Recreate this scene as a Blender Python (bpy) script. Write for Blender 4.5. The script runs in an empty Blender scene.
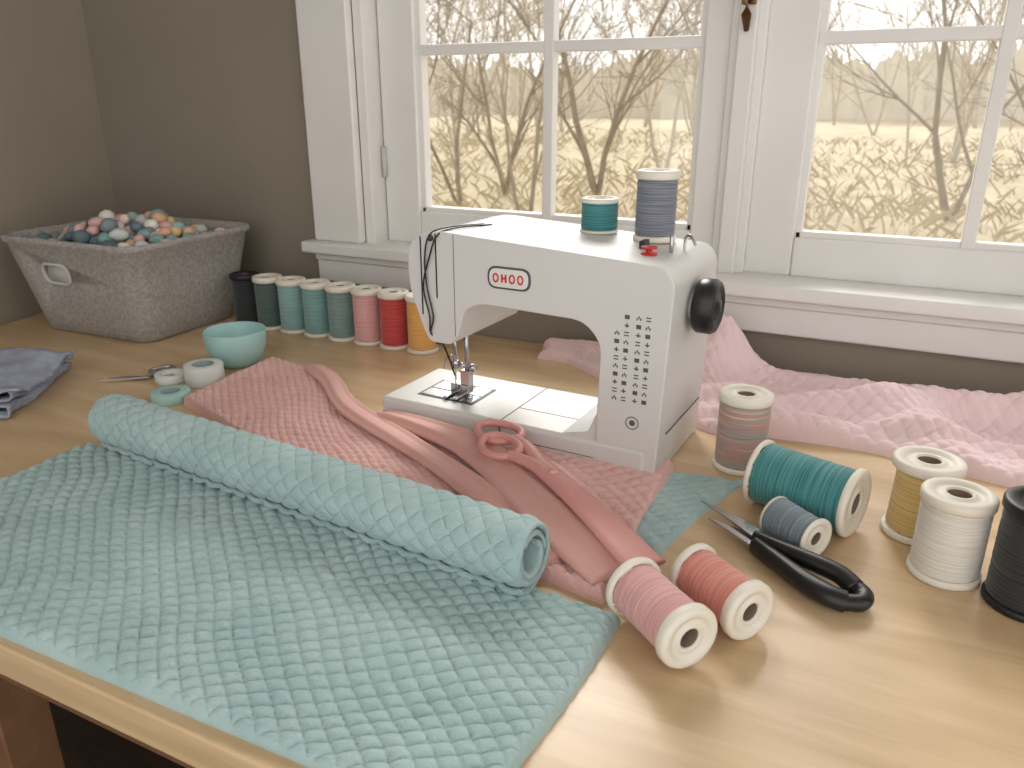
import bpy, math, random, bmesh
from mathutils import Vector, Matrix, noise
random.seed(7)
DZ=.75
C=bpy.context.scene.collection
# ------------------------------------------------------------ helpers
def lin(c): return tuple(((v/255)/12.92 if v/255<=.04045 else ((v/255+.055)/1.055)**2.4) for v in c)+(1,)
def mat(name,c,rough=.5,metal=0,c2=None,scale=20,bump=0,bscale=200,spec=.5,stretch=(1,1,1),sheen=0):
    m=bpy.data.materials.new(name); m.use_nodes=True; N=m.node_tree.nodes; L=m.node_tree.links
    b=N['Principled BSDF']; b.inputs['Base Color'].default_value=lin(c); b.inputs['Roughness'].default_value=rough
    b.inputs['Metallic'].default_value=metal; b.inputs['Specular IOR Level'].default_value=spec
    if sheen: b.inputs['Sheen Weight'].default_value=sheen
    tc=N.new('ShaderNodeTexCoord'); mp=N.new('ShaderNodeMapping'); mp.inputs['Scale'].default_value=stretch
    L.new(tc.outputs['Object'],mp.inputs['Vector'])
    if c2:
        n=N.new('ShaderNodeTexNoise'); n.inputs['Scale'].default_value=scale; n.inputs['Detail'].default_value=6
        r=N.new('ShaderNodeValToRGB'); r.color_ramp.elements[0].position=.35; r.color_ramp.elements[1].position=.65
        r.color_ramp.elements[0].color=lin(c); r.color_ramp.elements[1].color=lin(c2)
        L.new(mp.outputs[0],n.inputs['Vector']); L.new(n.outputs[0],r.inputs[0]); L.new(r.outputs[0],b.inputs['Base Color'])
    if bump:
        n=N.new('ShaderNodeTexNoise'); n.inputs['Scale'].default_value=bscale; n.inputs['Detail'].default_value=3
        bp=N.new('ShaderNodeBump'); bp.inputs['Strength'].default_value=bump; bp.inputs['Distance'].default_value=.002
        L.new(mp.outputs[0],n.inputs['Vector']); L.new(n.outputs[0],bp.inputs['Height']); L.new(bp.outputs[0],b.inputs['Normal'])
    return m
def attr_mat(name,rough=.7):
    m=mat(name,(200,200,200),rough,bump=.2,bscale=150); N=m.node_tree.nodes
    a=N.new('ShaderNodeVertexColor'); a.layer_name='Col'; m.node_tree.links.new(a.outputs[0],N['Principled BSDF'].inputs['Base Color']); return m
def thread_mat(name,c1,c2,sc=90,wide=False):
    m=mat(name,c1,.7,sheen=.3,spec=.3); N=m.node_tree.nodes; L=m.node_tree.links; b=N['Principled BSDF']
    tc=[n for n in N if n.type=='TEX_COORD'][0]
    mp=N.new('ShaderNodeMapping'); mp.inputs['Scale'].default_value=(8,8,sc*10)
    n=N.new('ShaderNodeTexNoise'); n.inputs['Scale'].default_value=1; n.inputs['Detail'].default_value=2
    r=N.new('ShaderNodeValToRGB'); e=r.color_ramp.elements
    e[0].position=.35; e[1].position=.65; e[0].color=lin(c1); e[1].color=lin(c2)
    if wide:
        e[0].position=.30; e[1].position=.70
        for k,cc in enumerate(wide): x=e.new(.38+.08*k); x.color=lin(cc)
    L.new(tc.outputs['Object'],mp.inputs['Vector']); L.new(mp.outputs[0],n.inputs['Vector'])
    L.new(n.outputs[0],r.inputs[0]); L.new(r.outputs[0],b.inputs['Base Color'])
    bp=N.new('ShaderNodeBump'); bp.inputs['Strength'].default_value=.8; bp.inputs['Distance'].default_value=.0015
    L.new(n.outputs[0],bp.inputs['Height']); L.new(bp.outputs[0],b.inputs['Normal'])
    return m
def mesh(name,v,f,m,parent=None,smooth=True,loc=(0,0,0),mi=None):
    d=bpy.data.meshes.new(name); d.from_pydata([tuple(p) for p in v],[],f); d.update()
    ms=m if isinstance(m,list) else [m]
    for x in ms: d.materials.append(x)
    if mi: d.polygons.foreach_set('material_index',mi)
    if smooth: d.polygons.foreach_set('use_smooth',[True]*len(d.polygons))
    o=bpy.data.objects.new(name,d); C.objects.link(o); o.location=loc
    if parent: o.parent=parent
    return o
def empty(name,loc=(0,0,0),rz=0):
    o=bpy.data.objects.new(name,None); C.objects.link(o); o.location=loc; o.rotation_euler=(0,0,rz); o.empty_display_size=.05; return o
def bevel(o,w,seg=3,ang=30):
    b=o.modifiers.new('bevel','BEVEL'); b.width=w; b.segments=seg; b.limit_method='ANGLE'; b.angle_limit=math.radians(ang); b.harden_normals=True; return o
def boxdata(bs):
    v=[];f=[]
    for (x0,x1,y0,y1,z0,z1) in bs:
        i=len(v); v+=[(x0,y0,z0),(x1,y0,z0),(x1,y1,z0),(x0,y1,z0),(x0,y0,z1),(x1,y0,z1),(x1,y1,z1),(x0,y1,z1)]
        f+=[(i,i+3,i+2,i+1),(i+4,i+5,i+6,i+7),(i,i+1,i+5,i+4),(i+1,i+2,i+6,i+5),(i+2,i+3,i+7,i+6),(i+3,i,i+4,i+7)]
    return v,f
def box(name,b,m,parent=None,bev=.003):
    v,f=boxdata(b if isinstance(b,list) else [b]); o=mesh(name,v,f,m,parent,smooth=False)
    if bev: bevel(o,bev,2)
    return o
def prism(name,pts,y0,y1,m,parent=None,bev=.006,seg=4,plane='xz'):
    n=len(pts)
    if plane=='xz': v=[(x,y0,z) for x,z in pts]+[(x,y1,z) for x,z in pts]
    else: v=[(x,y,y0) for x,y in pts]+[(x,y,y1) for x,y in pts]
    f=[tuple(range(n)),tuple(range(2*n-1,n-1,-1))]+[(i,i+n,(i+1)%n+n,(i+1)%n) for i in range(n)]
    o=mesh(name,v,f,m,parent,smooth=True)
    bm=bmesh.new(); bm.from_mesh(o.data); bmesh.ops.recalc_face_normals(bm,faces=bm.faces); bm.to_mesh(o.data); bm.free()
    if bev: bevel(o,bev,seg,35)
    return o
def rnd(pts,r,k=5):
    out=[];n=len(pts)
    for i in range(n):
        p=Vector(pts[i]);a=Vector(pts[i-1]);b=Vector(pts[(i+1)%n]); rr=r[i] if isinstance(r,list) else r
        if rr<=0: out.append(tuple(p)); continue
        da=(a-p);db=(b-p); q=min(rr,da.length*.48,db.length*.48)
        s=p+da.normalized()*q; e=p+db.normalized()*q
        for j in range(k+1):
            t=j/k; out.append(tuple(s*(1-t)**2+p*2*t*(1-t)+e*t*t))
    return out
def lathe(prof,segs=48):
    v=[];f=[];mi=[]
    for (r,z,*_) in prof:
        for s in range(segs):
            a=2*math.pi*s/segs; v.append((r*math.cos(a),r*math.sin(a),z))
    for i in range(len(prof)-1):
        for s in range(segs):
            t=(s+1)%segs; f.append((i*segs+s,i*segs+t,(i+1)*segs+t,(i+1)*segs+s))
            mi.append(prof[i][2] if len(prof[i])>2 else 0)
    return v,f,mi
def catmull(P,k=8):
    P=[Vector(p) for p in P]; out=[]
    for i in range(len(P)-1):
        p0=P[max(i-1,0)];p1=P[i];p2=P[i+1];p3=P[min(i+2,len(P)-1)]
        for j in range(k):
            t=j/k; out.append(.5*((2*p1)+(p2-p0)*t+(2*p0-5*p1+4*p2-p3)*t*t+(3*p1-p0-3*p2+p3)*t**3))
    out.append(P[-1]); return out
def sweep(name,P,w,h,m,parent=None,n=14,closed=False,mod=None):
    P=[Vector(p) for p in P]; N=len(P); v=[];f=[]
    for i,p in enumerate(P):
        t=(P[(i+1)%N]-P[i-1]) if closed else (P[min(i+1,N-1)]-P[max(i-1,0)])
        t.normalize(); s=t.cross(Vector((0,0,1)))
        if s.length<.15: s=Vector((1,0,0))
        s.normalize(); u=s.cross(t).normalized()
        wi=w[i] if isinstance(w,list) else w; hi=h[i] if isinstance(h,list) else h
        for k in range(n):
            a=2*math.pi*k/n; q=mod(i/N,a) if mod else 1
            v.append(p+s*math.cos(a)*wi+u*math.sin(a)*hi*q)
    for i in range(N if closed else N-1):
        j=(i+1)%N
        for k in range(n):
            l=(k+1)%n; f.append((i*n+k,i*n+l,j*n+l,j*n+k))
    if not closed: f.append(tuple(range(n-1,-1,-1))); f.append(tuple((N-1)*n+k for k in range(n)))
    return mesh(name,v,f,m,parent)
def lerp(a,b,t): return a+(b-a)*t
# ------------------------------------------------------------ materials
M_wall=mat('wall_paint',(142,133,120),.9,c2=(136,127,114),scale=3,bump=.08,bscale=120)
M_wallL=mat('wall_paint_left_lit',(162,152,137),.9,c2=(156,146,131),scale=3,bump=.08,bscale=120)  # back wall paint made lighter; light on the left wall put into colour
M_white=mat('white_trim_paint',(228,226,223),.45,c2=(222,220,216),scale=6)
M_plast=mat('machine_plastic',(216,215,212),.42,c2=(212,211,208),scale=4)
M_plast2=mat('machine_plastic_warm',(200,199,196),.45)
M_black=mat('black_plastic',(24,24,26),.35)
M_dark=mat('dark_gray',(60,60,64),.5)
M_print=mat('printed_ink',(84,84,90),.6)
M_steel=mat('steel',(190,190,192),.22,metal=1)
M_sflange=mat('spool_plastic',(230,224,211),.5)
M_sblack=mat('spool_plastic_black',(28,28,30),.45)
M_hole=mat('spool_core_card',(130,112,96),.8)
M_red=mat('red_print',(200,50,45),.5)
def cotton(name,a,b,sc=14):
    m=mat(name,a,.95,c2=b,scale=sc,bump=.7,bscale=600,spec=.08,sheen=.35); return m
M_teal=cotton('teal_cotton',(160,187,187),(174,198,198))
M_pink=cotton('pink_cotton',(224,174,168),(232,185,178))
M_pink2=cotton('pale_pink_cotton',(238,208,210),(243,217,219))
M_satin=mat('pink_satin',(216,162,153),.65,c2=(223,170,161),scale=9,bump=.25,bscale=700,sheen=.2,spec=.3)
M_pinkpl=mat('pink_plastic',(216,152,145),.45)
M_bowl=mat('teal_ceramic',(166,206,204),.35)
M_denim=mat('denim_cloth',(150,156,176),.95,c2=(172,178,196),scale=60,bump=.5,bscale=800)
M_felt=mat('gray_felt',(150,146,142),.95,c2=(176,172,167),scale=170,bump=.5,bscale=500)
M_felt2=mat('gray_felt_light',(196,195,194),.9,bump=.3,bscale=400)
M_brass=mat('bronze',(120,92,62),.35,metal=1)
def wood(name,ca,cb,cc,rough):
    m=mat(name,ca,rough); N=m.node_tree.nodes; L=m.node_tree.links; b=N['Principled BSDF']
    tc=[n for n in N if n.type=='TEX_COORD'][0]
    mp=N.new('ShaderNodeMapping'); mp.inputs['Scale'].default_value=(1.3,9,9); mp.inputs['Rotation'].default_value=(0,0,.04)
    n=N.new('ShaderNodeTexNoise'); n.inputs['Scale'].default_value=2.2; n.inputs['Detail'].default_value=8; n.inputs['Distortion'].default_value=.8
    mp2=N.new('ShaderNodeMapping'); mp2.inputs['Scale'].default_value=(3,90,90)
    n2=N.new('ShaderNodeTexNoise'); n2.inputs['Scale'].default_value=3; n2.inputs['Detail'].default_value=4
    r=N.new('ShaderNodeValToRGB'); e=r.color_ramp.elements; e[0].position=.3; e[0].color=lin(ca); e[1].position=.72; e[1].color=lin(cb); x=e.new(.52); x.color=lin(cc)
    mx=N.new('ShaderNodeMixRGB'); mx.blend_type='MULTIPLY'; mx.inputs[0].default_value=.18
    L.new(tc.outputs['Object'],mp.inputs[0]);L.new(tc.outputs['Object'],mp2.inputs[0]);L.new(mp.outputs[0],n.inputs[0]);L.new(mp2.outputs[0],n2.inputs[0])
    L.new(n.outputs[0],r.inputs[0]);L.new(r.outputs[0],mx.inputs[1]);L.new(n2.outputs[0],mx.inputs[2]);L.new(mx.outputs[0],b.inputs['Base Color'])
    return m
M_wood=wood('maple_wood',(200,168,128),(230,202,162),(216,186,145),.3)
M_floor=wood('dark_floor_wood',(52,42,36),(80,64,52),(64,52,44),.5)
M_wood2=wood('desk_frame_wood',(116,82,56),(140,102,72),(128,92,64),.5)
# ------------------------------------------------------------ room shell (z relative to desk top; shifted at end)
WY=1.35
box('wall_back',[(-1.9,-1.0,WY,WY+.14,-.75,1.75),(.47,2.6,WY,WY+.14,-.75,1.75),(-1.0,.47,WY,WY+.14,-.75,.14),(-1.0,.47,WY,WY+.14,1.22,1.75)],M_wall,bev=0)
def wl_data():
    a=Vector((-1.76,1.35,0)); b=Vector((-1.226,-1.5,0)); n=Vector((-.12,-.0225,0)); P=[a,b,b+n,a+n]
    return [(p.x,p.y,-.75) for p in P]+[(p.x,p.y,1.75) for p in P],[(0,3,2,1),(4,5,6,7),(0,1,5,4),(1,2,6,5),(2,3,7,6),(3,0,4,7)]
mesh('wall_left',*wl_data(),M_wallL,smooth=False)
box('floor',(-2.2,2.6,-2.0,WY,-.80,-.75),M_floor,bev=0)
box('ceiling',(-2.2,2.6,-.6,WY+.14,1.75,1.82),M_white,bev=0)
box('trim_1',[(-1.12,-1.0,WY-.022,WY,.167,1.30),(.47,.58,WY-.022,WY,.167,1.30),(-1.12,.58,WY-.024,WY,1.2,1.32)],M_white,bev=.004)
box('window_sill',[(-1.140,.62,WY-.048,WY+.075,.142,.167)],M_white,bev=.006)
box('trim_2',[(-1.12,.58,WY-.020,WY,.078,.142),(-1.12,.58,WY-.028,WY,.126,.142)],M_white,bev=.005)
win=empty('window_1',(0,0,0))
box('jambs',[(-1.0,-.978,WY-.002,WY+.14,.16,1.22),(.45,.47,WY-.002,WY+.14,.16,1.22),(-1.0,.47,WY-.002,WY+.14,1.2,1.22),(-1.0,.47,WY+.05,WY+.14,.142,.168)],M_white,win,.003)
box('mullion_post',[(-.286,-.228,WY+.035,WY+.14,.165,1.2),(-.272,-.242,WY+.022,WY+.04,.165,1.2)],M_white,win,.004)
def sash(nm,x0,x1,ga,gb,mun):
    y0,y1=WY+.045,WY+.09
    box(nm+'_frame',[(x0,ga,y0,y1,.166,1.2),(gb,x1,y0,y1,.166,1.2),(ga,gb,y0,y1,.166,.232),(ga,gb,y0,y1,1.13,1.2)],M_white,win,.004)
    box(nm+'_bead',[(ga-.002,ga+.010,y0+.01,y1-.01,.23,1.13),(gb-.010,gb+.002,y0+.01,y1-.01,.23,1.13),(ga,gb,y0+.01,y1-.01,.228,.242),(ga,gb,y0+.01,y1-.01,1.12,1.135)],M_white,win,.002)
    box(nm+'_muntins',[(mun-.010,mun+.010,y0+.008,y1-.012,.23,1.13),(ga,gb,y0+.009,y1-.013,.532,.551),(ga,gb,y0+.009,y1-.013,.832,.851)],M_white,win,.002)
    g=bpy.data.materials.get('window_glass')
    if not g:
        g=bpy.data.materials.new('window_glass'); g.use_nodes=True; N=g.node_tree.nodes; L=g.node_tree.links; N.remove(N['Principled BSDF'])
        t=N.new('ShaderNodeBsdfTransparent'); gl=N.new('ShaderNodeBsdfGlossy'); gl.inputs['Roughness'].default_value=.02
        mx=N.new('ShaderNodeMixShader'); mx.inputs[0].default_value=.04
        L.new(t.outputs[0],mx.inputs[1]);L.new(gl.outputs[0],mx.inputs[2]);L.new(mx.outputs[0],N['Material Output'].inputs[0])
    box(nm+'_glass',(ga-.005,gb+.005,y0+.022,y0+.025,.225,1.135),g,win,0)
sash('sash_left',-.976,-.284,-.893,-.328,-.611)
sash('sash_right',-.230,.449,-.152,.362,.105)
sweep('latch_handle',[(-.257,WY+.016,.553),(-.257,WY+.004,.575),(-.257,WY+.0,.60),(-.256,WY+.004,.635)],[.004,.008,.009,.006],[.005]*4,M_brass,win)
box('latch_plate',(-.268,-.246,WY+.012,WY+.024,.590,.69),M_brass,win,.002)
v,f,_=lathe([(0,0),(.005,0),(.005,.06),(0,.06)],16)
mesh('hinge',v,f,M_felt2,win,loc=(-.972,WY+.040,.30))
# ------------------------------------------------------------ exterior
M_ground=mat('dry_grass',(172,158,130),.95,c2=(192,179,150),scale=1.2,bump=.6,bscale=20)
M_grass=mat('dry_tall_grass_blades',(172,157,126),.95,c2=(190,176,146),scale=1.2)
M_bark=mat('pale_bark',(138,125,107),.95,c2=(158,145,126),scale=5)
M_bark2=mat('hazed_distant_bark',(178,168,150),.95,c2=(192,182,164),scale=5)  # bark paled for the far trees, haze painted into the colour
M_far=mat('hazed_distant_woods',(202,195,180),1,c2=(214,207,192),scale=.8,stretch=(3,1,.8))  # cream tone is painted haze over the far woods
v=[];f=[];nx,ny=50,50
def gz(x,y): return -1.25+.3*noise.noise(Vector((x*.15,y*.15,0)))*min(1,(y-1.6)/3)+.014*y
for j in range(ny):
    for i in range(nx):
        x=lerp(-40,40,i/(nx-1)); y=1.6+60*(j/(ny-1))**1.7
        v.append((x,y,gz(x,y)))
for j in range(ny-1):
    for i in range(nx-1): a=j*nx+i; f.append((a,a+1,a+nx+1,a+nx))
mesh('meadow_ground',v,f,M_ground)
rg=random.Random(9); v=[];f=[]
for k in range(9000):
    y=5+27*rg.random()**1.3; x=rg.uniform(-1.05,.72)*y; z=gz(x,y)-.05; h=rg.uniform(.12,.36); a=rg.uniform(0,3.14); w=.004+.0009*y
    dx,dy=math.cos(a)*w,math.sin(a)*w; lx,ly=rg.gauss(0,.16),rg.gauss(0,.16); i=len(v)
    v+=[(x-dx,y-dy,z),(x+dx,y+dy,z),(x+lx*.5,y+ly*.5,z+h*.6),(x+lx*1.3,y+ly*1.3,z+h)]; f+=[(i,i+1,i+2),(i,i+2,i+3)]
mesh('dry_tall_grass',v,f,M_grass,smooth=False)
v=[];f=[];n=900
for i in range(n):
    x=lerp(-60,60,i/(n-1)); h=2.6+.9*noise.noise(Vector((x*.12,3,0)))+.8*noise.noise(Vector((x*.6,1,0)))+.8*noise.noise(Vector((x*2,1,0)))+.9*noise.noise(Vector((x*7,1,0)))
    v+=[(x,48,-3),(x,48,h)]
for i in range(n-1): f.append((2*i,2*i+2,2*i+3,2*i+1))
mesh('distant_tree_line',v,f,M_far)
def shrub_curve(seed,H,stems,m,r0,rmin,spread=.6):
    rg=random.Random(seed); cu=bpy.data.curves.new('bare_tree','CURVE'); cu.dimensions='3D'; cu.bevel_depth=1; cu.bevel_resolution=0; cu.materials.append(m)
    def branch(p,d,L,r,lev):
        k=5; pts=[]; q=p.copy(); dd=d.copy()
        for i in range(k+1):
            pts.append((q.copy(),r*(1-.6*i/k)))
            dd=(dd+Vector((rg.gauss(0,.10),rg.gauss(0,.10),rg.gauss(.03,.06)))).normalized(); q=q+dd*L/k
        s=cu.splines.new('POLY'); s.points.add(k)
        for i,(pp,rr) in enumerate(pts): s.points[i].co=(*pp,1); s.points[i].radius=rr
        if lev>0:
            for c in range(rg.choice((3,4,4)) if lev>1 else 4):
                i=rg.randint(1,k); pp,rr=pts[i]
                a=Vector((rg.gauss(0,1),rg.gauss(0,1),rg.gauss(.2,.6))).normalized()
                branch(pp,(d*1.0+a*.75).normalized(),L*rg.uniform(.42,.66),max(rr*.6,rmin),lev-1)
    for s in range(stems):
        a=rg.uniform(0,6.28); t=rg.uniform(.1,spread)
        branch(Vector((0,0,0)),Vector((math.cos(a)*t,math.sin(a)*t,1)).normalized(),H*rg.uniform(.5,.8),rg.uniform(.6,1)*r0,4)
    return cu
tl=empty('bare_trees',(0,0,0))
near=[shrub_curve(s,4.2,2,M_bark,.034,.0034,.6) for s in range(4)]
tall=[shrub_curve(s+40,5.4,2,M_bark,.060,.0040,.55) for s in range(4)]
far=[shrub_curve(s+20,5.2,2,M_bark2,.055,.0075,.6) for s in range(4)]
rg=random.Random(3); k=0
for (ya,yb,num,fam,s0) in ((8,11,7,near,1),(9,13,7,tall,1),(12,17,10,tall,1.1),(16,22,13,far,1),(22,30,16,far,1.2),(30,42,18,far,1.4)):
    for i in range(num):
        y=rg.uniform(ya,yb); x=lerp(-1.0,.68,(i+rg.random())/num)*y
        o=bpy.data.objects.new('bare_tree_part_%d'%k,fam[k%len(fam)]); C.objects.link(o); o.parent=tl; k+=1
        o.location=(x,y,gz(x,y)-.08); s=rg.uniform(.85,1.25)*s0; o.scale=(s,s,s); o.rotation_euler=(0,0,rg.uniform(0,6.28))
# ------------------------------------------------------------ desk
desk=empty('desk',(0,0,0))
prism('desk_top',[(-1.555,.31),(1.0,.31),(1.0,1.348),(-1.755,1.348)],-.036,0,M_wood,desk,.003,2,'xy')
box('desk_apron',[(-1.45,.92,.36,.38,-.12,-.036),(-1.45,.92,1.29,1.31,-.12,-.036)],M_wood2,desk)
box('desk_legs',[(-.90,-.845,.38,.44,-.75,-.036),(.84,.9,.38,.44,-.75,-.036),(-1.48,-1.42,.38,.44,-.75,-.036),(-.87,-.81,1.24,1.3,-.75,-.036),(.84,.9,1.24,1.3,-.75,-.036)],M_wood2,desk)
# ------------------------------------------------------------ quilts
EXP=.36
def quilt(name,fn,nu,nv,lu,lv,cell,m,base=0,thick=.006,puff=.005,warp=.004,wave=.002,seed=0,hump=None,edge=.01):
    v=[];f=[]
    for j in range(nv+1):
        for i in range(nu+1):
            u=i/nu;w=j/nv; x,y=fn(u,w)
            su=u*lu+warp*noise.noise(Vector((x*9,y*9,seed))); sv=w*lv+warp*noise.noise(Vector((x*9,y*9,seed+5)))
            a=(su+sv*1.15)/(cell*1.42);b=(su-sv*1.15)/(cell*1.42)
            p=(abs(math.sin(math.pi*a))*abs(math.sin(math.pi*b)))**EXP
            p*=1+.2*noise.noise(Vector((math.floor(a)*3.7,math.floor(b)*5.1,seed)))
            e=min(u*lu,(1-u)*lu,w*lv,(1-w)*lv)/edge; e=min(1,max(0,e)); e=math.sqrt(1-(1-e)**2)
            hh=(hump(x,y) if hump else 0)+wave*(1+noise.noise(Vector((x*11,y*16,seed+9))))
            bi=.0012*noise.noise(Vector((x*70,y*70,seed)))
            z=base+e*(thick+puff*p+bi)+hh*e
            v.append((x,y,z))
    for j in range(nv):
        for i in range(nu): q=j*(nu+1)+i; f.append((q,q+1,q+nu+2,q+nu+1))
    return mesh(name,v,f,m)
def bil(a,b,c,d,cu=(0,0,0,0)):
    a,b,c,d=[Vector(p) for p in (a,b,c,d)]
    def fn(u,w):
        p=a*(1-u)*(1-w)+b*u*(1-w)+c*u*w+d*(1-u)*w
        bu=4*u*(1-u);bw=4*w*(1-w)
        n0=Vector(((b-a).y,-(b-a).x)).normalized(); n1=Vector((-(c-d).y,(c-d).x)).normalized()
        p=p+n0*cu[0]*bu*(1-w)+n1*cu[1]*bu*w
        e0=Vector((-(d-a).y,(d-a).x)).normalized(); e1=-Vector((-(c-b).y,(c-b).x)).normalized()
        p=p+e0*cu[2]*bw*(1-u)+e1*cu[3]*bw*u
        return p.x,p.y
    return fn
CELL=.0172
fA=bil((-.95,.314),(-.195,.326),(-.172,.580),(-.945,.625),(.0,0,.0,.006))
quilt('teal_quilt',fA,600,250,.76,.30,CELL,M_teal,thick=.006,puff=.0056,warp=.009,wave=.004,seed=1)
fB=bil((-.44,.63),(-.178,.612),(-.118,.916),(-.44,.86),(0,0,0,-.012))
quilt('teal_quilt',fB,180,180,.30,.29,CELL,M_teal,base=.0,thick=.0025,puff=.0035,wave=.0003,seed=2)
def fP(u,w):
    X0=[(0,-.965,.80),(.35,-.68,.70),(.7,-.42,.64),(1,-.196,.598)]
    X1=[(0,-.985,1.025),(.22,-.82,.98),(.42,-.66,.882),(.75,-.42,.868),(1,-.213,.915)]
    def ev(T,u):
        for k in range(len(T)-1):
            if u<=T[k+1][0]:
                t=(u-T[k][0])/(T[k+1][0]-T[k][0]); return lerp(T[k][1],T[k+1][1],t),lerp(T[k][2],T[k+1][2],t)
        return T[-1][1:]
    a=ev(X0,u);b=ev(X1,u); return lerp(a[0],b[0],w)+.006*math.sin(w*9)*(u>.999),lerp(a[1],b[1],w)
quilt('pink_quilt',fP,500,180,.78,.26,.0165,M_pink,base=.0,thick=.0085,puff=.0042,warp=.008,wave=.0035,seed=3,edge=.006)
def fK(u,w):
    x=lerp(-.56,.60,u); far=1.327-.008*math.sin(u*9)
    near=lerp(1.255,1.05,min(1,max(0,(x+.50)/.30))) if x<-.2 else 1.05-.0+.03*math.sin((x+.2)*9)*math.exp(-abs(x))
    return x+.01*math.sin(w*7),lerp(near,far,w)
def hK(x,y):
    s=max(0,min(1,(x+.56)/.3))
    z=.014*abs(noise.noise(Vector((x*5,y*9,2))))*2+.018*max(0,noise.noise(Vector((x*8+y*7,y*4-x*3,4))))*1.6
    z+=.075*math.exp(-((x+.235)/.050)**2-((y-1.27)/.05)**2)
    z+=.024*math.exp(-((y-1.18-.05*math.sin(x*6))/.024)**2)+.024*math.exp(-((y-1.27+.04*math.sin(x*5+1))/.020)**2)
    z+=.012*math.exp(-((y-1.11-.02*math.sin(x*8))/.015)**2)
    return z*(.3+.7*s)
quilt('pale_pink_quilt',fK,660,160,1.16,.27,.018,M_pink2,thick=.006,puff=.0046,warp=.006,wave=.003,seed=6,hump=hK,edge=.012)
def roll(name,a,b,R,m,z0):
    a=Vector((a[0],a[1],0));b=Vector((b[0],b[1],0)); ax=(b-a); L=ax.length; ax.normalize(); sd=Vector((-ax.y,ax.x,0)); up=Vector((0,0,1))
    turns=2.45; ns=480; nl=380; v=[];f=[]; c=a+up*(z0+R); th=.0062
    pitch=.0083
    rin=R-.0035-pitch*turns
    s=0; rows=[]
    for i in range(ns+1):
        t=i/ns*turns; ang=-(t-turns)*2*math.pi+math.radians(-120); r=rin+pitch*t
        rows.append((t,ang,r,s)); s+=2*math.pi*r*turns/ns
    for (t,ang,r,s) in rows:
        outer=max(0,min(1,(t-(turns-1.25))/.2))
        for j in range(nl+1):
            l=j/nl*L
            aa=(s+l)/(CELL*1.42);bb=(s-l)/(CELL*1.42)
            p=(abs(math.sin(math.pi*aa))*abs(math.sin(math.pi*bb)))**EXP
            e=min(l,L-l)/.008; e=min(1,e)
            rr=r+outer*(.0034*p-.0015)*e + .0012*noise.noise(Vector((l*14,ang,0)))+outer*.0008*noise.noise(Vector((l*70,s*70,0)))
            if e<1: rr-=.002*(1-e)**2*outer
            off=.003*math.sin(t*5)
            v.append(c+ax*(l+(off if j==nl else 0))+sd*math.cos(ang)*rr+up*math.sin(ang)*rr)
    n=nl+1
    for i in range(ns):
        for j in range(nl): q=i*n+j; f.append((q,q+1,q+n+1,q+n))
    o=mesh(name,v,f,m); so=o.modifiers.new('thick','SOLIDIFY'); so.thickness=th; so.offset=0
    return o
roll('rolled_teal_quilt',(-.905,.630),(-.258,.572),.0385,M_teal,.012)
def strip(name,P,w0,w1,h,ph,parent,amp=.3):
    Q=catmull([(x,y,z) for x,y,z in P],12); n=len(Q)
    W=[lerp(w0,w1,i/n)*(min(1,.45+i/8))*(1+.07*math.sin(i*.25+ph)) for i in range(n)]; Hh=[h*(min(1,.3+i/6)) for i in range(n)]
    return sweep(name,Q,W,Hh,M_satin,parent,44,mod=lambda t,a:1+amp*math.cos(4*a+ph+t*4)*abs(math.sin(a))+amp*.35*math.cos(9*a+t*9+ph))
fs=empty('folded_pink_satin',(0,0,0))
strip('fold_1',[(-.876,1.000,.018),(-.79,.945,.021),(-.69,.862,.022),(-.55,.795,.022),(-.44,.740,.022),(-.34,.682,.021),(-.26,.625,.014)],.017,.022,.0070,0,fs,.3)
strip('fold_2',[(-.640,.858,.019),(-.56,.842,.024),(-.47,.818,.026),(-.40,.775,.026),(-.30,.70,.026),(-.19,.630,.018)],.019,.037,.0090,1.5,fs,.38)
# pink shears
sh=empty('sewing_shears',(0,0,0))
def loop(name,c,rx,ry,ang,tube,z,m,parent,tilt=0):
    pts=[]
    for k in range(36):
        a=2*math.pi*k/36; x=rx*math.cos(a); y=ry*math.sin(a)*(1+.15*math.cos(a))
        X=x*math.cos(ang)-y*math.sin(ang); Y=x*math.sin(ang)+y*math.cos(ang); pts.append((c[0]+X,c[1]+Y,z+tilt*x))
    return sweep(name,pts,tube,tube*.85,m,parent,12,closed=True)
loop('finger_loop',(-.428,.836),.034,.026,math.radians(-25),.0055,.042,M_pinkpl,sh)
loop('thumb_loop',(-.402,.788),.033,.023,math.radians(-45),.0055,.047,M_pinkpl,sh)
sweep('shank_1',catmull([(-.400,.825,.042),(-.37,.803,.044),(-.33,.762,.043),(-.27,.713,.041)],6),[lerp(.007,.013,i/18) for i in range(19)],.006,M_pinkpl,sh)
sweep('shank_2',catmull([(-.380,.768,.047),(-.36,.764,.047),(-.33,.752,.046),(-.27,.709,.042)],6),[lerp(.007,.013,i/18) for i in range(19)],.006,M_pinkpl,sh)
sweep('blade_pair',catmull([(-.355,.781,.044),(-.28,.720,.044),(-.22,.673,.040),(-.165,.630,.032)],8),[lerp(.013,.023,i/24) for i in range(25)],[.0045]*25,M_pinkpl,sh)
v,f,_=lathe([(0,0),(.006,0),(.006,.002),(.004,.0035),(0,.0035)],24); mesh('pivot_screw',v,f,M_satin,sh,loc=(-.31,.743,.0495))
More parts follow.
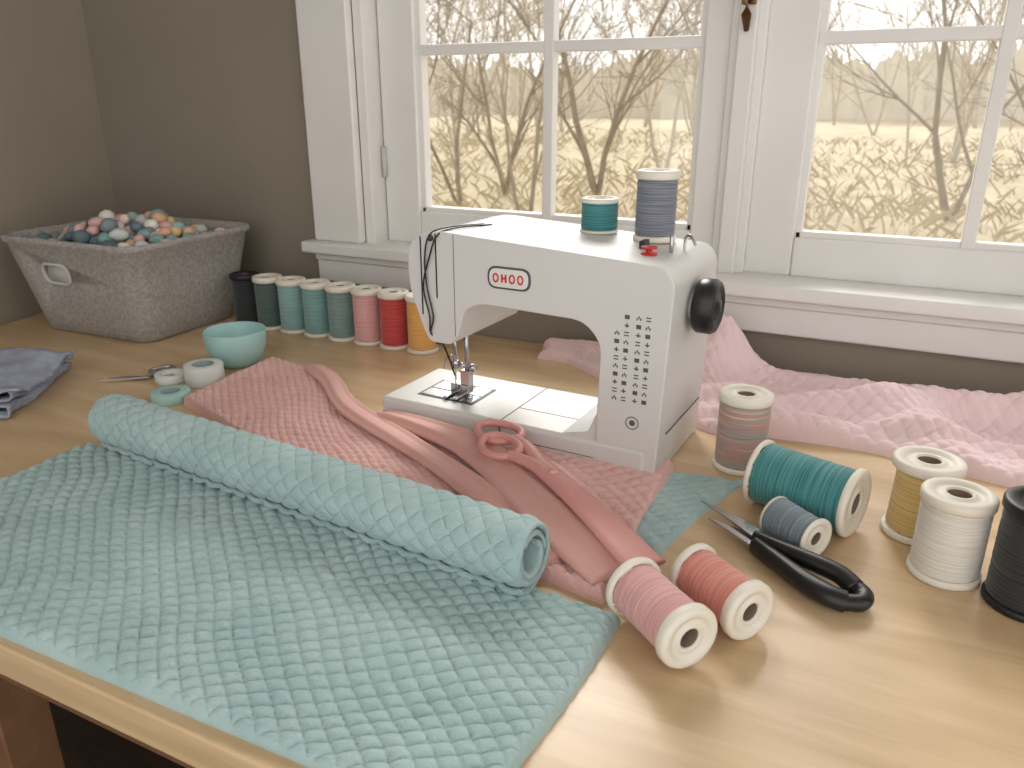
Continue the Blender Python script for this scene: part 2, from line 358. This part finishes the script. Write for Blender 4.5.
# ------------------------------------------------------------ thread spools
def spool(R,r,h,tm,fm=M_sflange,fl=.011,loc=(0,0,0),axis=None,name='thread_spool',cone=0,ri=None):
    ri=ri or R*.32
    p=[(ri,.0,0),(R-.002,0,0),(R,.0015,0),(R,fl*.7-.0015,0),(R-.0015,fl*.7,0),(r*.9,fl*.7,1)]
    n=30; z0=fl*.7; z1=h-fl
    for i in range(n*2+1):
        t=i/(n*2); e=min(1,min(t,1-t)/.05); e=math.sqrt(1-(1-e)**2)
        rr=(r*(1-cone*t))*(.93+.07*e)+(.0008 if i%2 else 0)+.0004*noise.noise(Vector((t*40,loc[0]*9,0)))
        p.append((rr,lerp(z0,z1,t),1))
    p+=[(r*.9,z1,0),(R-.0015,z1,0),(R,z1+.0015,0),(R,h-.003,0),(R-.001,h-.001,0),(R-.003,h,0),(R*.70,h,0),(R*.66,h-.0028,0),(ri+.005,h-.0028,0),(ri+.003,h-.0008,0),(ri+.001,h-.0008,0),(ri,h-.003,2),(ri,.0,2)]
    v,f,mi=lathe(p,56)
    o=mesh(name,v,f,[fm,tm,M_hole],mi=mi,loc=loc)
    if axis:
        o.rotation_mode='QUATERNION'; o.rotation_quaternion=Vector((0,0,1)).rotation_difference(Vector(axis).normalized())
    return o
T={}
T['black']=thread_mat('thread_black',(34,36,38),(56,60,62))
T['green']=thread_mat('thread_dark_green',(70,86,86),(96,114,112))
T['teal1']=thread_mat('thread_soft_teal',(126,164,162),(156,192,189))
T['teal2']=thread_mat('thread_teal',(108,152,150),(144,182,180))
T['gteal']=thread_mat('thread_grey_teal',(104,132,130),(144,166,163))
T['pink']=thread_mat('thread_pink',(214,150,150),(236,188,185))
T['red']=thread_mat('thread_red',(184,54,58),(214,94,92))
T['orange']=thread_mat('thread_orange',(226,158,76),(242,194,124))
T['yellow']=thread_mat('thread_gold',(204,170,98),(230,204,146))
T['white']=thread_mat('thread_white',(222,216,204),(240,237,229))
T['coral']=thread_mat('thread_coral',(216,128,112),(234,168,153))
T['peacock']=thread_mat('thread_peacock',(40,112,116),(92,160,161))
T['grey']=thread_mat('thread_slate',(100,116,126),(150,164,172))
T['slate']=thread_mat('thread_blue_grey',(96,102,116),(146,150,160))
T['multi']=thread_mat('thread_variegated',(120,140,146),(226,190,160),sc=34,wide=((170,150,150),(206,140,128),(140,160,156),(196,168,150)))
row=['black','green','teal1','teal2','gteal','pink','red','orange']
for i,k in enumerate(row):
    spool(.0305,.027,.110,T[k],loc=(-1.212+i*.0622,1.205,0),fl=.011,fm=M_sblack if i<1 else M_sflange)
spool(.034,.031,.103,T['multi'],loc=(-.138,.960,.0))
spool(.036,.031,.090,T['yellow'],loc=(.070,.876,0),cone=.08)
spool(.034,.031,.092,T['white'],loc=(.095,.800,0))
spool(.037,.034,.108,T['black'],fm=M_sblack,loc=(.164,.776,0))
def lying(a,b,R,r,tm,z,**k):
    a=Vector((*a,z));b=Vector((*b,z)) if len(b)==2 else Vector(b); return spool(R,r,(b-a).length,tm,loc=a,axis=(b-a),**k)
lying((-.102,.873),(.008,.836),.039,.035,T['peacock'],.0392,fl=.008)
lying((-.072,.803),(-.024,.769),.023,.0215,T['grey'],.0232,fl=.003,cone=.1)
lying((-.168,.594),(-.100,.540),.029,.0245,T['pink'],.034)
lying((-.127,.652),(-.062,.606),.028,.024,T['coral'],.0282)
# ------------------------------------------------------------ bowl
prof=[(0,.004),(.03,.004),(.040,.010),(.050,.030),(.0535,.058),(.0555,.0595),(.057,.058),(.0545,.032),(.045,.010),(.032,.0015),(.03,0),(0,0)]
v,f,_=lathe(prof[::-1],64); b=mesh('small_bowl',v,f,M_bowl,loc=(-1.035,.990,0)); b.scale=(.95,.95,1.1)
# ------------------------------------------------------------ tape rolls, small scissors
def ring(name,loc,R,r,h,m,m2):
    p=[(r,0,1),(r+.003,0,0),(R-.001,0,0),(R,.001,0),(R,h-.001,0),(R-.001,h,0),(r+.003,h,1),(r,h-.001,1),(r,0,1)]
    v,f,mi=lathe(p,48); return mesh(name,v,f,[m,m2],mi=mi,loc=loc)
M_tape=mat('white_tape',(216,220,216),.5); M_core=mat('tape_core',(140,160,156),.6)
M_ttape=mat('teal_tape',(166,204,198),.5)
ring('tape_roll',(-1.012,.890,0),.032,.015,.034,M_tape,M_core)
ring('tape_roll',(-.998,.806,0),.030,.012,.016,M_ttape,M_core)
ring('tape_roll',(-1.072,.872,0),.026,.015,.014,M_tape,M_tape)
sn=empty('small_scissors',(0,0,0))
def blade(name,P,w,th,m,parent,z):
    a=Vector(P[0]);b=Vector(P[1]);d=(b-a).normalized();n=Vector((-d.y,d.x))
    pts=[a+n*w,a-n*w,lerp(a,b,.6)-n*w*.8,b,lerp(a,b,.6)+n*w*.35]
    return prism(name,[tuple(p) for p in pts],z,z+th,m,parent,.0006,2,'xy')
blade('blade_1',((-1.110,.860),(-1.165,.808)),.006,.0025,M_steel,sn,.004)
blade('blade_2',((-1.113,.865),(-1.175,.828)),.006,.0025,M_steel,sn,.001)
loop('loop_1',(-1.122,.897),.020,.013,math.radians(60),.0035,.005,M_steel,sn)
loop('loop_2',(-1.100,.880),.019,.012,math.radians(20),.0035,.005,M_steel,sn)
# ------------------------------------------------------------ black handled scissors
sc=empty('fabric_scissors',(0,0,0))
blade('blade_1',((-.066,.755),(-.155,.815)),.0105,.003,M_steel,sc,.014)
blade('blade_2',((-.068,.746),(-.140,.785)),.0105,.003,M_steel,sc,.010)
v,f,_=lathe([(0,0),(.005,0),(.005,.004),(.003,.005),(0,.005)],20); mesh('pivot_screw',v,f,M_steel,sc,loc=(-.079,.758,.017))
sweep('handle_1',catmull([(-.085,.760,.014),(-.060,.748,.016),(-.028,.734,.018),(.000,.724,.017),(.017,.711,.013)],8),[lerp(.006,.0105,min(1,i/20)) for i in range(33)],[.009]*33,M_black,sc)
sweep('handle_2',catmull([(-.083,.749,.012),(-.058,.727,.013),(-.028,.700,.014),(-.004,.686,.014),(.010,.686,.012)],8),[lerp(.007,.012,min(1,i/20)) for i in range(33)],[.010]*33,M_black,sc)
sweep('handle_bow',catmull([(.015,.714,.013),(.025,.704,.012),(.022,.690,.012),(.006,.684,.012)],6),.009,.008,M_black,sc)
# ------------------------------------------------------------ denim cloth
v=[];f=[];prof=[]
for l in range(4):
    z=.005+l*.009
    xs=[lerp(-.070,.070,i/24) for i in range(25)]
    if l%2: xs=xs[::-1]
    for x in xs: prof.append((x+ (0.006*l if l%2 else 0),z))
    if l<3:
        s=1 if l%2==0 else -1
        for k in range(1,6):
            a=-math.pi/2+math.pi*k/6; prof.append((xs[-1]+s*math.cos(a)*.0045,z+.0045+math.sin(a)*.0045))
nl=40
for j in range(nl+1):
    l=lerp(-.115,.115,j/nl)
    for (x,z) in prof:
        nz=.016*noise.noise(Vector((x*14,l*14,.3)))*(z/.03)+.006*noise.noise(Vector((x*40,l*40,z*20)))*.7
        v.append((x+.012*noise.noise(Vector((l*12,z*60,1))),l+.012*noise.noise(Vector((x*12,z*60,4))),max(.003,z*1.15+nz)))
n=len(prof)
for j in range(nl):
    for i in range(n-1): q=j*n+i; f.append((q,q+1,q+n+1,q+n))
dn=mesh('folded_denim_cloth',v,f,M_denim,loc=(-1.272,.695,0)); dn.rotation_euler=(0,0,math.radians(34))
so=dn.modifiers.new('t','SOLIDIFY'); so.thickness=.003
# ------------------------------------------------------------ storage basket
bk=empty('storage_basket',(-1.430,1.120,0),math.radians(2)); bk.scale=(1.07,1.12,1.15)
def rrect(w,d,r,k=8):
    pts=[]
    for (cx,cy,a0) in ((w-r,d-r,0),(-w+r,d-r,90),(-w+r,-d+r,180),(w-r,-d+r,270)):
        for j in range(k+1):
            a=math.radians(a0+90*j/k); pts.append((cx+r*math.cos(a),cy+r*math.sin(a)))
    return pts
levels=[(.134,.108,.0,.03),(.140,.114,.004,.034),(.146,.120,.03,.036),(.160,.134,.10,.038),(.173,.146,.160,.04),(.178,.150,.163,.04),(.179,.151,.170,.04),(.176,.148,.1735,.04),(.170,.142,.172,.036),(.168,.140,.160,.036),(.154,.128,.10,.034),(.138,.112,.008,.03)]
v=[];f=[]
for (w,d,z,r) in levels: v+=[(x,y,z) for x,y in rrect(w,d,r)]
n=len(rrect(.1,.1,.02))
for i in range(len(levels)-1):
    for k in range(n): l=(k+1)%n; f.append((i*n+k,i*n+l,(i+1)*n+l,(i+1)*n+k))
f.append(tuple(range(n-1,-1,-1))); f.append(tuple((len(levels)-1)*n+k for k in range(n)))
body=mesh('basket_body',v,f,M_felt)
cut=prism('cut',rnd([(-.066,.098),(-.004,.098),(-.004,.128),(-.066,.128)],.0148,6),-.2,-.11,M_felt,None,0)
bo=body.modifiers.new('b','BOOLEAN'); bo.object=cut; bo.operation='DIFFERENCE'; bo.solver='EXACT'
bpy.context.view_layer.update(); dg=bpy.context.evaluated_depsgraph_get()
nm=bpy.data.meshes.new_from_object(body.evaluated_get(dg)); body.modifiers.clear(); body.data=nm; bpy.data.objects.remove(cut)
body.parent=bk
hp=rnd([(-.068,.096),(-.002,.096),(-.002,.130),(-.068,.130)],.0165,6)
sweep('handle_grommet',[(x,-(.1295+(z-.09)*.2+.0035),z) for x,z in hp],.0028,.0028,M_felt2,bk,8,closed=True)
prism('handle_lining',rnd([(-.075,.09),(.005,.09),(.005,.136),(-.075,.136)],.02,6),-.1325,-.131,M_felt2,bk,0)
v=[];f=[];cols=[]
bm=bmesh.new(); bmesh.ops.create_icosphere(bm,subdivisions=2,radius=1); bv=[x.co.copy() for x in bm.verts]; bf=[[q.index for q in x.verts] for x in bm.faces]; bm.free()
pal=[(132,168,166),(158,190,186),(224,178,174),(236,206,200),(236,232,226),(102,122,130),(130,142,146),(226,182,150),(180,180,178),(206,218,212),(92,110,118),(236,204,150)]
rg=random.Random(11); placed=[]
def top(x,y): return .152+.036*max(0,1-(x/.15)**2-(y/.12)**2)+.012*noise.noise(Vector((x*20,y*20,0)))
for it in range(14000):
    x=rg.uniform(-.148,.148);y=rg.uniform(-.120,.120);r=rg.uniform(.010,.0160); z=top(x,y)+rg.uniform(-.035,.006)
    if all((x-a)**2+(y-b)**2+(z-c)**2>(.84*(r+s))**2 for a,b,c,s in placed): placed.append((x,y,z,r))
for (x,y,z,r) in placed:
    i=len(v); c=lin(rg.choice(pal)); R=Matrix.Rotation(rg.uniform(0,6),3,'Z')@Matrix.Rotation(rg.uniform(-.6,.6),3,'X'); sx,sz=rg.uniform(.95,1.35),rg.uniform(.75,1)
    for q in bv:
        w=R@Vector((q.x*r*sx,q.y*r,q.z*r*sz)); v.append((w.x+x,w.y+y,w.z+z)); cols.append(c)
    f+=[[i+k for k in q] for q in bf]
pb=mesh('craft_pebbles',v,f,attr_mat('pebble_paint'),bk); ca=pb.data.color_attributes.new('Col','FLOAT_COLOR','POINT')
for i,c in enumerate(cols): ca.data[i].color=c
prism('basket_filling',rrect(.15,.124,.03),.09,.128,M_felt2,bk,0,plane='xy')
# ------------------------------------------------------------ sewing machine
sm=empty('sewing_machine',(-.656,.882,0),math.radians(-2.6))
D=.165
prism('bed',[(.012,.0),(.42,.0),(.42,.041),(.012,.041)],-.002,.150,M_plast,sm,.007,4)
prof=rnd([(.352,.0),(.432,.0),(.442,.255),(.428,.272),(.115,.290),(.072,.276),(.069,.215),(.094,.150),(.103,.137),(.136,.137),(.147,.150),(.160,.190),(.185,.200),(.330,.196),(.354,.172),(.352,.06)],
         [.003,.006,.015,.02,.02,.022,.03,.01,.006,.005,.01,.02,.02,.03,.03,.0],5)
prism('body',prof,0,D+.022,M_plast,sm,.013,5)
prism('column_fillet',rnd([(.30,.040),(.36,.040),(.36,.085),(.350,.075),(.340,.050)],.004),.004,.146,M_plast,sm,.002)
box('bed_seam',[(.212,.2135,-.0027,.149,.006,.0414),(.212,.352,.0535,.0545,.040,.0414),(.014,.352,-.0025,-.0018,.0175,.0182)],M_dark,sm,0)
box('needle_plate',(.055,.150,.030,.100,.0405,.0420),M_dark,sm,.001)
box('needle_plate_steel',[(.060,.145,.034,.060,.0418,.0428),(.060,.090,.064,.096,.0418,.0426),(.118,.145,.064,.096,.0418,.0426)],M_steel,sm,.0004)
box('feed_slots',[(.097+i*.005,.099+i*.005,.040,.058,.0427,.0431) for i in range(4)],M_black,sm,0)
def cyl(name,loc,r,h,m,ax='z',parent=sm,segs=28,ch=.001):
    v,f,_=lathe([(0,0),(r-ch,0),(r,ch),(r,h-ch),(r-ch,h),(0,h)],segs)
    if ax=='y': v=[(x,z,y) for x,y,z in v]
    if ax=='x': v=[(z,x,y) for x,y,z in v]
    if ax=='y' : f=[q[::-1] for q in f]
    return mesh(name,v,f,m,parent,loc=loc)
cyl('needle_bar',(.112,.048,.088),.0032,.055,M_steel)
cyl('needle_clamp',(.112,.048,.086),.006,.012,M_steel)
cyl('clamp_screw',(.117,.048,.092),.0035,.012,M_steel,'x')
cyl('needle',(.112,.048,.050),.0011,.038,M_steel)
cyl('presser_bar',(.124,.060,.070),.0036,.075,M_steel)
cyl('presser_screw',(.127,.060,.086),.0055,.012,M_steel,'x')
box('presser_ankle',(.117,.131,.052,.066,.060,.082),M_steel,sm,.001)
box('presser_foot',[(.100,.108,.030,.066,.0435,.047),(.116,.124,.030,.066,.0435,.047),(.100,.130,.052,.068,.046,.060)],M_steel,sm,.001)
sweep('thread_guide',catmull([(.098,.040,.085),(.103,.036,.10),(.112,.038,.108),(.118,.048,.100)],6),.0012,.0012,M_steel,sm,8)
cyl('lever_cap',(.104,.02,.129),.005,.012,M_dark)
prism('name_badge',rnd([(.199,.226),(.255,.226),(.255,.250),(.199,.250)],.011,6),-.0025,.001,M_white,sm,.001,2)
prism('badge_rim',rnd([(.196,.2235),(.258,.2235),(.258,.2525),(.196,.2525)],.013,6),-.0012,.002,M_print,sm,.0005,2)
for i in (0,2,3):
    c=.209+i*.0118
    sweep('badge_letter_%d'%i,[(c+.0034*math.cos(a*math.pi/8),-.0027,.238+.0052*math.sin(a*math.pi/8)) for a in range(16)],.0012,.0012,M_red,sm,6,closed=True)
box('badge_letter_bars',[(.2172,.2194,-.0036,-.0024,.2328,.2432),(.2226,.2248,-.0036,-.0024,.2328,.2432),(.2190,.2230,-.0036,-.0024,.2370,.2390)],M_red,sm,0)
box('thread_slot',[(.092,.0938,-.0008,.03,.175,.281),(.116,.1178,-.0008,.03,.200,.286)],M_black,sm,0)
box('head_seam',[(.1440,.1448,-.0004,.05,.150,.287)],M_print,sm,0)
ch=[]
for c in range(4):
    x0=.3720+c*.0118+(.003 if c>1 else 0)
    for j in range(11):
        if c==0 and j>8: continue
        z0=.102+j*.0104; kind=(j+c)%4
        if kind==0: ch+=[(x0+i*.0022,x0+.0014+i*.0022,-.0004,.0004,z0+(i%2)*.002,z0+.0034+(i%2)*.002) for i in range(3)]
        elif kind==1: ch+=[(x0,x0+.0060,-.0004,.0004,z0,z0+.0014),(x0,x0+.0060,-.0004,.0004,z0+.0038,z0+.0052)]
        elif kind==2: ch+=[(x0,x0+.0060,-.0004,.0004,z0+.0016,z0+.003),(x0+.0023,x0+.0037,-.0004,.0004,z0,z0+.0056)]
        else: ch+=[(x0,x0+.0060,-.0004,.0004,z0,z0+.0052)]
box('stitch_chart',ch,M_print,sm,0)
sweep('emblem',[(.400+.008*math.cos(a*math.pi/12),-.0002,.075+.008*math.sin(a*math.pi/12)) for a in range(24)],.0006,.0006,M_print,sm,6,closed=True)
cyl('emblem_core',(.400,-.0004,.075),.0045,.002,M_print,'y')
for k,(dx,s) in enumerate(((0,0),(.012,.006))):
    sweep('upper_thread_%d'%k,catmull([(.138+dx,.09,.2885),(.120+dx,.03,.291),(.110+dx,-.002,.285),(.102+dx*.6,-.0045,.255),(.104-s,-.0045,.215),(.112-s,-.004,.175),(.106,-.002,.150),(.110,.020,.130),(.112,.046,.075)],8),.0012,.0012,M_black,sm,8)
cyl('take_up_guide',(.110,-.004,.280),.004,.006,M_dark,'y')
wheel=[(0,0),(.024,0),(.031,.002),(.034,.006),(.034,.022),(.031,.027),(.026,.029),(.022,.0265),(.012,.0265),(.009,.030),(0,.030)]
v,f,_=lathe(wheel,60)
v=[(z,x*(1+(.02*math.cos(30*math.atan2(y,x)) if (x*x+y*y)>.032**2 else 0)),y) for x,y,z in v]
mesh('hand_wheel',v,f,M_black,sm,loc=(.445,.084,.212))
cyl('wheel_hub',(.434,.084,.212),.018,.012,M_plast2,'x')
cyl('bobbin_winder_pin',(.408,.085,.272),.0025,.022,M_steel)
v,f,_=lathe([(0,0),(.010,0),(.010,.002),(.004,.002),(.004,.008),(.010,.008),(.010,.010),(0,.010)],28); mesh('bobbin',v,f,M_red,sm,loc=(.390,.055,.2738))
sweep('top_thread_guide',catmull([(.418,.11,.270),(.418,.11,.288),(.426,.105,.292),(.434,.10,.282)],6),.0018,.0018,M_steel,sm,8)
box('bobbin_stop',(.368,.375,.08,.10,.270,.285),M_black,sm,.001)
box('right_panel_seam',[(.4370,.4385,.02,.165,.060,.061)],M_print,sm,0)
s1=spool(.028,.0255,.090,T['slate'],loc=(-.284,1.010,.2762))
s2=spool(.026,.024,.046,T['peacock'],loc=(-.364,1.018,.2805),fl=.006)
# ------------------------------------------------------------ lights
sun=bpy.data.lights.new('sun_light','SUN'); sun.energy=3.7; sun.angle=math.radians(28); sun.color=(1,.965,.915)
so_=bpy.data.objects.new('sun_light',sun); C.objects.link(so_); so_.location=(-2,5,4)
so_.rotation_euler=Vector((.38,-1,-.80)).to_track_quat('-Z','Y').to_euler()
w=bpy.data.worlds.new('World'); bpy.context.scene.world=w; w.use_nodes=True
w.node_tree.nodes['Background'].inputs[0].default_value=(1,.98,.95,1); w.node_tree.nodes['Background'].inputs[1].default_value=1.55
# ------------------------------------------------------------ camera
cam=bpy.data.cameras.new('camera'); co=bpy.data.objects.new('camera',cam); C.objects.link(co)
co.location=(0,0,.45); co.rotation_euler=(math.radians(70),0,math.radians(26)); cam.sensor_width=36; cam.lens=780/1024*36; cam.clip_start=.02
cam.dof.use_dof=True; cam.dof.focus_distance=.92; cam.dof.aperture_fstop=9
bpy.context.scene.camera=co
bpy.context.scene.view_settings.view_transform='Standard'
for o in list(C.objects):
    if o.parent is None: o.location.z+=DZ
